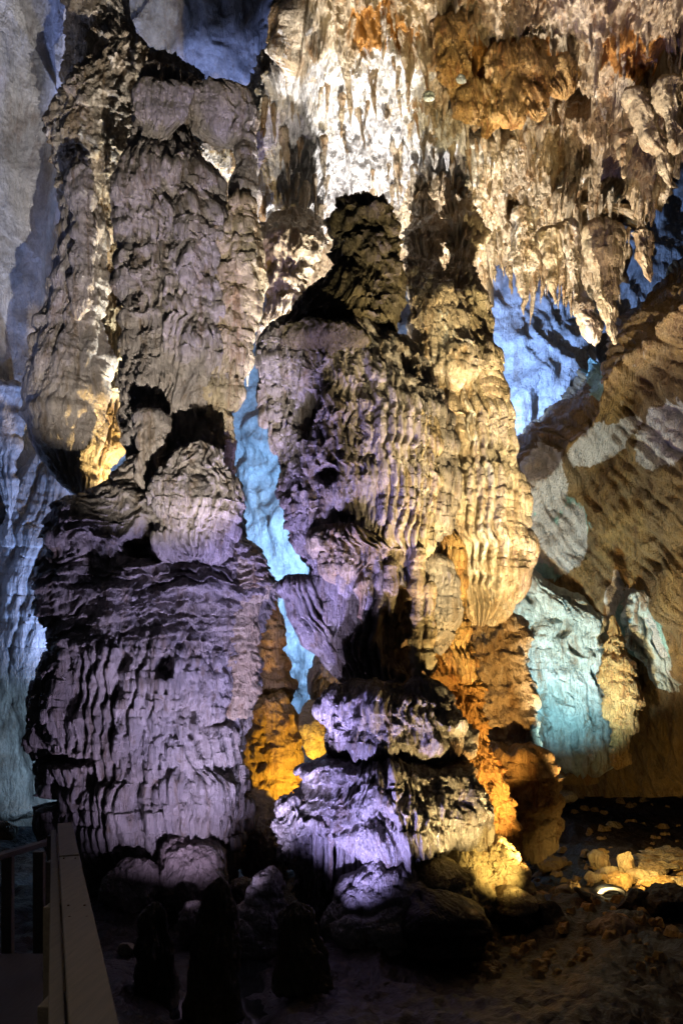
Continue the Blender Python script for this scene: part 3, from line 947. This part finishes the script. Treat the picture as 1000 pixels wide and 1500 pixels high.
t = thing('flowstone_mound', at(700, 8.2), 'knobbly golden mound sloping right of the wet stalagmite', 'mound')
loft('peak', [(1222, 710, 738), (1245, 698, 750), (1290, 680, 770), (1330, 670, 790)], 8.6, r_knob(1.1, 190, .055), M_knob, t, depth=.9, d=1.5, cap=(18, 8))
loft('upper_lobe', [(1236, 655, 690), (1252, 644, 712), (1290, 630, 730), (1330, 620, 735)], 8.3, r_knob(1.1, 192, .055), M_knob, t, depth=.9, d=1.5, cap=(18, 8))
loft('lower_lobe', [(1262, 606, 650), (1282, 590, 690), (1310, 580, 700), (1345, 575, 690)], 8.0, r_knob(1.1, 194, .055), M_knob, t, depth=.9, d=1.5, cap=(18, 8))
loft('smooth_toe', [(1298, 730, 765), (1312, 720, 782), (1335, 715, 790)], 8.2, r_knob(.4, 196, .14), M_knob, t, depth=.9, d=1.8, cap=(18, 8))

o = loft('flowstone_mound', [(1256, 560, 585), (1282, 530, 606), (1315, 500, 625), (1355, 478, 640), (1400, 484, 640), (1415, 500, 620)], 7.7,
         r_knob(1.0, 198, .05), M_grey, None, depth=.8, d=1.5, cap=(24, 12))
tag(o, 'pitted violet grey mound below the icicles of the wet stalagmite', 'mound')
o = loft('flowstone_mound', [(1268, 388, 404), (1300, 372, 420), (1340, 358, 426), (1375, 352, 425), (1395, 365, 418)], 7.9, r_knob(1.0, 200, .045), M_grey, None, depth=.8, d=1.6, cap=(14, 10))
tag(o, 'pale pitted mound left of the short dark stump', 'mound')
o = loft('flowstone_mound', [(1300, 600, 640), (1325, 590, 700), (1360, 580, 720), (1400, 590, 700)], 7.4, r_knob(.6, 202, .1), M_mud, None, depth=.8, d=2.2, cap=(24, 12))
tag(o, 'dark rounded mound in front of the golden mound', 'mound')

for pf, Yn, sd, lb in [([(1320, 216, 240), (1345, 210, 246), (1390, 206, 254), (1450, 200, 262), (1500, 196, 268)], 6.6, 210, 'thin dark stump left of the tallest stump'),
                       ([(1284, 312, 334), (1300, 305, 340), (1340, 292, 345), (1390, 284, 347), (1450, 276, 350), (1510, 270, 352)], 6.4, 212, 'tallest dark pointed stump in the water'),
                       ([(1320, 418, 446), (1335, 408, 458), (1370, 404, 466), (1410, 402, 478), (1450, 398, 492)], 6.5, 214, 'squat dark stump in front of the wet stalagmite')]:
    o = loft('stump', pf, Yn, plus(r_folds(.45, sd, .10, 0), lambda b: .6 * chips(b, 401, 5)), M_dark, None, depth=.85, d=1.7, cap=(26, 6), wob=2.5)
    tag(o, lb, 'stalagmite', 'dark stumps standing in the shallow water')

# ================================================================== RIGHT GROUP
def fall_relief(b):
    s = b.s + .16 * fbm(b.x * 1.2, b.y, b.z * 1.2, 3, 221)
    f1, g1, _ = vor(s / .34, b.z / .75, 223)
    st = strands(s, b.y, b.z, .12, 226, 9)
    return (.14 * fbm(b.x * 1.2, b.y * 1.2, b.z * .6, 3, 222) + .13 * drips(s, b.z, .22, 1.2, 224) + .05 * drips(s, b.z, .09, .4, 227)
            + .10 * st - .16 * sm(.30, .1, f1) + chips(b, 228)), .04 * st


t = thing('flowstone_fall', at(830, 12.2), 'frozen waterfall of pale cyan flowstone against the right wall', 'flowstone')
loft('main_fall', [(845, 748, 775), (868, 744, 815), (890, 742, 868), (915, 762, 884), (960, 768, 886), (1020, 776, 892), (1080, 784, 900), (1125, 790, 905)], 12.75, fall_relief, M_fall, t, depth=.35, d=1.8, cap=(16, 10))
t = thing('flowstone_fall', at(950, 11.4), 'thin lilac flowstone streak running down the right wall by the frame edge', 'flowstone')
loft('streak', [(868, 918, 945), (900, 925, 962), (940, 932, 978), (980, 950, 992), (1012, 972, 1003)], 12.2, fall_relief, M_fall, t, depth=.3, d=1.8)
o = loft('brown_rib', [(900, 893, 903), (940, 886, 914), (980, 884, 926), (1020, 890, 934), (1070, 898, 928), (1125, 902, 916)], 11.8, r_crag(.6, 235, .1), M_orange, None, depth=.6, d=2.0)
tag(o, 'rusty brown rib with pale veins between cyan fall and lilac streak', 'rock')

ST = [
    # prof, Y, label
    ([(300, 738, 790), (370, 745, 790), (400, 752, 780), (440, 758, 778), (462, 764, 770)], 10.4, 'stubby tan stalactite tip over the blue opening, left of the forked one'),
    ([(330, 790, 830), (380, 797, 824), (415, 802, 818), (446, 808, 813)], 10.5, 'small tan stalactite between the stubby one and the long leaning one'),
    ([(320, 808, 846), (380, 824, 850), (420, 836, 858), (450, 838, 870), (480, 848, 876), (500, 862, 877), (508, 868, 874)], 10.1, 'long leaning cream stalactite with a forked tip above the blue opening'),
    ([(330, 850, 905), (400, 862, 905), (450, 872, 906), (485, 888, 905), (505, 896, 903)], 10.3, 'broad tan stalactite right of the forked one, touching the dark slope'),
    ([(330, 915, 960), (370, 922, 962), (395, 935, 958), (414, 946, 956)], 9.8, 'rounded tan stalactite hanging over the dark slope'),
    ([(130, 905, 950), (180, 930, 965), (220, 955, 978), (250, 968, 982), (275, 978, 986)], 9.4, 'slim curved stalactite near the right frame edge'),
    ([(110, 950, 1005), (160, 962, 1008), (200, 975, 1004), (225, 985, 998)], 9.1, 'fat brown stalactite at the right frame edge'),
    ([(190, 902, 930), (225, 905, 925), (250, 908, 918), (262, 911, 915)], 9.6, 'short stalactite left of the slim curved one'),
]
for i, (pf, Yn, lb) in enumerate(ST):
    Yn = Yn + .7
    tip = pf[-1]
    pf = [(a, (l + r) / 2 - (r - l) * k, (l + r) / 2 + (r - l) * k) for (a, l, r), k in zip(pf, [.5] + [.36] * (len(pf) - 1))]
    o = loft('stalactite', pf, Yn, r_layers(.55, 240 + 3 * i, .1, .09), M_tan if i not in (2, 0) else M_cream, None, depth=.9, d=1.7, wob=4, seed=i)
    tag(o, lb, 'stalactite', 'large stalactites over the right opening')
for pf, lb in [([(478, 352, 374), (515, 354, 370), (545, 358, 367), (566, 361, 364)], 'slender pale stalactite left of its twin in the blue gap'),
               ([(470, 370, 392), (500, 372, 388), (530, 376, 386), (553, 380, 383)], 'slender pale stalactite right of its twin in the blue gap')]:
    o = loft('stalactite', pf, 10.6, r_layers(.3, 270, .1, .06), M_cream, None, depth=.9, d=1.7, wob=3)
    tag(o, lb, 'stalactite', 'pale stalactites in the blue gap')
o = loft('stalactite', [(520, 900, 924), (545, 902, 922), (575, 904, 918), (596, 908, 914)], 12.4, r_folds(.3, 272, .05), M_tan, None, depth=.8, d=1.8)
tag(o, 'small grey blue stalactite on the ochre right wall', 'stalactite')

t = thing('orange_drapery', W(735, 100, 9.9), 'glowing orange drapery curtain hanging from the roof at upper right', 'drapery')
for k, (pf, Yn) in enumerate([
    ([(70, 715, 760), (110, 712, 770), (150, 722, 768), (178, 735, 758), (190, 742, 752)], 10.2), ([(60, 760, 795), (100, 758, 800), (140, 764, 800), (165, 775, 795), (178, 782, 790)], 10.15),
    ([(100, 655, 690), (130, 650, 700), (160, 662, 704), (182, 675, 700)], 10.3), ([(120, 690, 725), (150, 690, 728), (180, 698, 724), (204, 706, 716)], 10.35),
    ([(85, 795, 840), (110, 792, 850), (130, 805, 850), (145, 815, 835)], 10.2), ([(20, 640, 680), (70, 640, 690), (110, 648, 684), (128, 656, 674)], 9.9)]):
    loft('curtain', pf, Yn, r_folds(.7, 320 + k * 3, .09, .3 * (-1) ** k), M_orange, t, depth=.5, d=1.8)

# --- small drips all over the hanging roof: pieces of the ceiling, six shapes shared
protos = []
for k in range(6):
    L_ = 90 + 12 * k
    pf = [(0, 484 - k, 516 + k), (L_ * .3, 488, 513), (L_ * .6, 492 + k % 3, 509), (L_ * .9, 497, 505), (L_, 500, 503)]
    o = loft('drip', pf, 10.0, r_layers(.35, 280 + 5 * k, .12, .10), M_ceil, None, depth=.95, d=3.6, wob=5, seed=k + 3, front=.1)
    me = o.data
    co = np.empty(len(me.vertices) * 3, np.float32)
    me.vertices.foreach_get('co', co)
    co = co.reshape(-1, 3)
    co[:, 2] -= co[:, 2].max()
    me.vertices.foreach_set('co', co.ravel())
    me.update()
    bpy.data.objects.remove(o)
    protos.append(me)
rs = random.Random(11)
cat_ = Vector(ceiling['at'])
cb_x, cb_y = zip(*CE_BOT)
ct_x, ct_y = zip(*CE_TOP)
n = 0
while n < 285:
    px = rs.uniform(380, 1010)
    lo, hi = float(np.interp(px, ct_x, ct_y)), float(np.interp(px, cb_x, cb_y))
    py = rs.uniform(max(lo, -20) + 20, hi - 18) if rs.random() < .62 else hi - rs.uniform(2, 34)
    if py > 330 and px < 600:
        continue
    o = bpy.data.objects.new('drip', protos[rs.randrange(6)])
    C.objects.link(o)
    Y_ = float(Yceil(np.array(px), np.array(py))) - .12 + .1 * rs.random()
    o.location = Vector(W(px, py, Y_)) - cat_
    s = rs.uniform(.2, .5)
    o.scale = (s * rs.uniform(.7, 1.2), s * .9, s * rs.uniform(1.0, 2.0))
    o.rotation_euler = (rs.uniform(-.15, .1), rs.uniform(-.2, .12), rs.uniform(0, 6.28))
    o.parent = ceiling
    n += 1

# --- pale calcite discs stuck on the roof
for px, py, r, lb in [(628, 141, 10, 'round white calcite disc on the roof, lower left of the pair'), (675, 116, 9, 'round white calcite disc beside the orange drapery')]:
    o = loft('calcite_disc', [(py - r * .8, px - r * .5, px + r * .5), (py, px - r, px + r), (py + r * .8, px - r * .5, px + r * .5)], 9.6, r_rock(.2, 290, 6), M_fall, None, depth=.4, d=1.2, wob=0, cap=(5, 5))
    tag(o, lb, 'calcite disc')

# --- rocks on the floor to the right
rs = random.Random(21)


def stone(px, py, w, h, Y, mt, lb=None, cat='rock', group=None, parent=None, name='rock', sd=None, dp=.9, cuts=10, soft=34.0, amp=.35):
    """a broken block: a ball cut by random planes, chipped and turned"""
    sd = int(px * 7 + py) if sd is None else sd
    q = np.random.RandomState(sd)
    nu = max(20, int(PI * max(w, h) / 2.2))
    nv = max(12, nu // 2)
    th, ph = np.meshgrid(np.linspace(0, 2 * PI, nu, endpoint=False), np.linspace(.02, PI - .02, nv))
    D = np.stack([np.sin(ph) * np.cos(th), np.sin(ph) * np.sin(th), np.cos(ph)], -1)
    n = q.normal(size=(cuts, 3))
    n /= np.linalg.norm(n, axis=1)[:, None]
    dd = q.uniform(.48, .95, cuts)
    dots = np.maximum(D @ n.T, 0) / dd
    r = ((dots ** soft).sum(-1) + .9 ** soft) ** (-1 / soft)
    P = D * r[..., None]
    P = P / np.abs(P).max((0, 1))
    hw, hh = w / 2 / F * Y, h / 2 / F * Y
    c = np.array(W(px, py, Y))
    P = P * np.array([hw, hw * dp, hh]) + c
    b = Bag()
    b.x, b.y, b.z = P[..., 0], P[..., 1], P[..., 2]
    b.s = b.x
    k = min(1, hw / .25) * amp
    hgt = k * (.10 * ridge(b.x * 4, b.y * 4, b.z * 4, 3, sd % 97) + 1.6 * chips(b, sd % 89, 9))
    P = P + (D * hgt[..., None])
    o = mesh(name, P, nu, nv, True, mt, parent, flip=True)
    if lb:
        tag(o, lb, cat, group)
    return o


for nm, pf, Yn, rl, mt, lb in DEFER:
    a = np.array([p[:3] for p in pf], float)
    stone((a[:, 1].min() + a[:, 2].max()) / 2, (a[0, 0] + a[-1, 0]) / 2 + 3, a[:, 2].max() - a[:, 1].min() + 6, a[-1, 0] - a[0, 0] + 12, Yn, mt, lb, 'boulder', name='boulder', soft=9, cuts=16)

G1 = 'stones heaped around the floodlight'
for px, py, w, h, Y, mt, lb in [
    (876, 1262, 30, 30, 10.6, M_tan, 'upper left lit stone of the heap behind the floodlight'),
    (893, 1280, 44, 26, 10.3, M_tan, 'flat cream stone in the middle of the heap behind the floodlight'),
    (915, 1272, 24, 46, 10.2, M_tan, 'tall leaning pink cream slab at the right of the heap'),
    (868, 1287, 26, 26, 10.0, M_tan, 'small cream stone at the left foot of the heap'),
    (905, 1290, 50, 16, 9.9, M_ochre, 'long orange stone just above the floodlight'),
    (828, 1308, 26, 36, 9.3, M_knob, 'bright yellow stone left of the dark pointed rock'),
    (848, 1320, 34, 14, 9.2, M_knob, 'low yellow stone under the dark pointed rock'),
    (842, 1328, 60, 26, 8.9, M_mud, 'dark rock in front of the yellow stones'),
    (900, 1215, 34, 20, 13.2, M_tan, 'lone lit stone on the dark floor near the right wall'),
    (785, 1240, 50, 22, 11.6, M_ochre, 'tan slab beside the orange column foot'),
    (800, 1264, 56, 16, 11.0, M_ochre, 'flat ochre slab at the far edge of the pool'),
    (845, 1140, 66, 28, 13.2, M_ochre, 'flat orange slab under the cyan flowstone fall'),
    (812, 1140, 34, 26, 13.0, M_ochre, 'smaller orange rock left of the flat slab'),
    (830, 1165, 30, 16, 12.8, M_tan, 'little tan rock below the flat orange slab'),
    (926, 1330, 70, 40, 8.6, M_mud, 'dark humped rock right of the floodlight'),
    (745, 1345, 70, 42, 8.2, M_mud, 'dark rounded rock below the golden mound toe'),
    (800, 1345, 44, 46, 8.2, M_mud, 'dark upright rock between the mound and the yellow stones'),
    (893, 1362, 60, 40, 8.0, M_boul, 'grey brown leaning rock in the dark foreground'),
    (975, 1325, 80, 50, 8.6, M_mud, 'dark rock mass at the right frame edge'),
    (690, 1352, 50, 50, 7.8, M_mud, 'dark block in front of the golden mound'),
    (12, 1215, 40, 26, 9.5, M_tan, 'pale rock at the left frame edge behind the handrail'),
    (185, 1392, 30, 40, 7.2, M_tan, 'small tan jagged rock right of the handrail'),
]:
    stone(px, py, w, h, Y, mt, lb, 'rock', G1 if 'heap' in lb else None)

# dark pointed rock
o = loft('rock', [(1298, 838, 848), (1306, 842, 862), (1320, 852, 880), (1335, 866, 900), (1355, 880, 912), (1372, 900, 918)], 8.8, r_rock(.4, 301, 2.5), M_mud, None, depth=1.0, d=2.0)
tag(o, 'dark pointed rock leaning across in front of the floodlight', 'rock')

# --- loose rubble strewn over the floor
V, Fc = [], []
for k in range(420):
    px, py = rs.uniform(690, 1060), 1120 + 300 * rs.random() ** 1.3
    Y = F * 2.5 / (py - HOR)
    X = (px - 500) / F * Y
    zz = float(floor_h(np.array([X]), np.array([Y]))[0])
    r = rs.uniform(.02, .075) * (1 + .05 * Y)
    b0 = len(V)
    for a in range(6):
        q = a * PI / 3 + rs.uniform(-.3, .3)
        rr = r * rs.uniform(.7, 1.2)
        V.append((X + rr * math.cos(q), Y + rr * math.sin(q), zz - .02))
        V.append((X + .6 * rr * math.cos(q), Y + .6 * rr * math.sin(q), zz + r * rs.uniform(.3, .8)))
    for a in range(6):
        n2 = (a + 1) % 6
        Fc.append((b0 + 2 * a, b0 + 2 * n2, b0 + 2 * n2 + 1, b0 + 2 * a + 1))
    Fc.append(tuple(b0 + 2 * a + 1 for a in range(6)))
me = bpy.data.meshes.new('rubble')
me.from_pydata(V, [], Fc)
me.materials.append(M_ochre)
o = bpy.data.objects.new('rubble', me)
C.objects.link(o)
tag(o, kind='stuff')

# --- cracked lit ground at right: slabs of the floor
for i in range(26):
    px = rs.uniform(935, 1010)
    r = rs.random()
    py = 1246 + 66 * r
    Y = F * 2.45 / (py - HOR)
    w = rs.uniform(26, 60)
    stone(px, py, w, rs.uniform(7, 12), Y, M_tan if i % 3 else M_ochre, 'thin lit stone slab of the cracked floor right of the floodlight', 'slab',
          'stone slabs of the lit floor', name='slab', dp=1.2)

# --- flood lamp: half-round housing with a ribbed white reflector facing up and left
M_white = plain('white_enamel', (.75, .74, .70), .4)
M_black = plain('black_plastic', (.02, .02, .02), .4)
M_glow = plain('lamp_glow', (.8, .8, .7), .4, 0, (1.0, .85, .55), 4.0)


def boxmesh(name, pts, faces, mat, parent, org):
    me = bpy.data.meshes.new(name)
    me.from_pydata([tuple(Vector(p) - Vector(org)) for p in pts], [], faces)
    me.materials.append(mat)
    me.update()
    o = bpy.data.objects.new(name, me)
    C.objects.link(o)
    if parent:
        o.parent = parent
    else:
        o.location = org
    o['at'] = list(org)
    return o


LP = W(893, 1306, 9.3)
t = thing('floodlight', LP, 'white ribbed half round floodlight lying among the lit stones', 'lamp')
R0 = .19


def arc_strip(name, r0, r1, z0, z1, y0, y1, mat, a0=10, a1=170, n=28, rib=0.0):
    pts = []
    for k in range(n + 1):
        a = math.radians(a0 + (a1 - a0) * k / n)
        rr = r1 + (rib if k % 2 else 0)
        for r, y in ((r0, y0), (rr, y0), (rr, y1), (r0, y1)):
            pts.append((LP[0] + r * math.cos(a), LP[1] + y, LP[2] - .05 + r * .55 * math.sin(a) + z0))
    fs = []
    for k in range(n):
        for q in range(4):
            fs.append((k * 4 + q, k * 4 + (q + 1) % 4, k * 4 + 4 + (q + 1) % 4, k * 4 + 4 + q))
    fs += [(0, 1, 2, 3), (n * 4 + 3, n * 4 + 2, n * 4 + 1, n * 4)]
    return boxmesh(name, pts, fs, mat, t, LP)


arc_strip('reflector', .11, .17, .02, 0, -.02, .06, M_white, rib=.004)
arc_strip('rim', .172, .186, .02, 0, -.05, .07, M_black)
arc_strip('inner_rim', .095, .109, .02, 0, -.06, .07, M_black)
arc_strip('lens', .02, .093, .02, 0, -.01, .04, M_white)


def box(name, x0, x1, y0, y1, z0, z1, mat, parent, org, bev=.004):
    v = [(x, y, z) for x in (x0, x1) for y in (y0, y1) for z in (z0, z1)]
    f = [(0, 1, 3, 2), (4, 6, 7, 5), (0, 4, 5, 1), (2, 3, 7, 6), (0, 2, 6, 4), (1, 5, 7, 3)]
    o = boxmesh(name, v, f, mat, parent, org)
    b = o.modifiers.new('bevel', 'BEVEL')
    b.width = bev
    b.segments = 2
    return o


box('base_block', LP[0] - .14, LP[0] + .14, LP[1] - .05, LP[1] + .08, LP[2] - .10, LP[2] - .02, M_black, t, LP)

# ================================================================== BOARDWALK
M_bolt = plain('rusty_bolt', (.12, .07, .04), .5, .6)
M_w1 = wood('weathered_timber', (.20, .16, .11))
M_w2 = wood('dark_timber', (.09, .07, .05))


def beam(name, a, b, wx, wz, mat, parent, org, bev=.004):
    """a plank from a to b: width wx across, height wz, top face through a and b"""
    a, b = Vector(a), Vector(b)
    d = (b - a)
    s = Vector((d.y, -d.x, 0)).normalized() * wx / 2
    up = Vector((0, 0, 1))
    pts = []
    for p in (a, b):
        for q in (-1, 1):
            for z in (-wz, 0):
                pts.append(p + s * q + up * z)
    f = [(0, 2, 3, 1), (4, 5, 7, 6), (0, 1, 5, 4), (2, 6, 7, 3), (0, 4, 6, 2), (1, 3, 7, 5)]
    o = boxmesh(name, pts, f, mat, parent, org)
    bv = o.modifiers.new('bevel', 'BEVEL')
    bv.width = bev
    bv.segments = 2
    return o


A, B = Vector(W(144, 1540, 1.45)), Vector(W(95, 1206, 5.4))
org = (B.x, B.y, 0)
t = thing('handrail', org, 'plain weathered timber handrail running away at the lower left corner', 'handrail')
for f0, f1, dz in ((0, .30, 0), (.302, .62, -.003), (.622, 1, .002)):
    beam('top_rail', A.lerp(B, f0) + Vector((0, 0, dz)), A.lerp(B, f1) + Vector((0, 0, dz)), .096, .035, M_w1, t, org)
for f0 in (.28, .325, .60, .64, .97):
    for q in (-.028, .028):
        p = A.lerp(B, f0) + Vector((q, 0, .0))
        box('bolt', p.x - .004, p.x + .004, p.y - .004, p.y + .004, p.z - .004, p.z + .002, M_bolt, t, org, .002)
off = Vector((-.075, 0, -.045))
beam('side_board', A + off, B + off, .035, .13, M_w1, t, org)
off = Vector((-.085, 0, -.42))
beam('lower_rail', A + off, B + off, .03, .09, M_w1, t, org)
for k in range(4):
    p = A.lerp(B, .12 + .28 * k) + Vector((-.075, 0, -.17))
    box('post', p.x - .03, p.x + .03, p.y - .045, p.y + .045, p.z - .95, p.z + .11, M_w1, t, org)
A2, B2 = Vector(W(40, 1226, 5.6)), Vector(W(60, 1212, 6.5))
t = thing('boardwalk', (A.x - .8, 3.4, 0), 'dark plank boardwalk left of the handrail', 'boardwalk')
org = tuple(t['at'])
for k in range(34):
    f = k / 33
    p = A.lerp(B, f * .98 - .02)
    y = 1.35 + 4.2 * f
    z = A.z + (B.z - A.z) * (y - A.y) / (B.y - A.y) - .98
    x1 = A.x + (B.x - A.x) * (y - A.y) / (B.y - A.y) - .02
    box('plank', x1 - 1.5, x1, y, y + .118, z - .03 + .004 * math.sin(k * 7.1), z + .004 * math.sin(k * 7.1), M_w2, t, org, .004)
    if k == 0:
        pass
# far side handrail, barely lit
t = thing('handrail', W(30, 1260, 6.2), 'far railing with upright boards seen dimly at the left edge', 'handrail')
org = tuple(t['at'])
beam('top_rail', W(-40, 1262, 5.2), W(84, 1226, 6.6), .07, .04, M_w2, t, org)
for px in (12, 58):
    q = W(px, 1245, 6.0)
    box('post', q[0] - .04, q[0] + .04, q[1] - .03, q[1] + .03, q[2] - .9, q[2] - .01, M_w1, t, org)

print('TRIANGLES', TRIS[0])
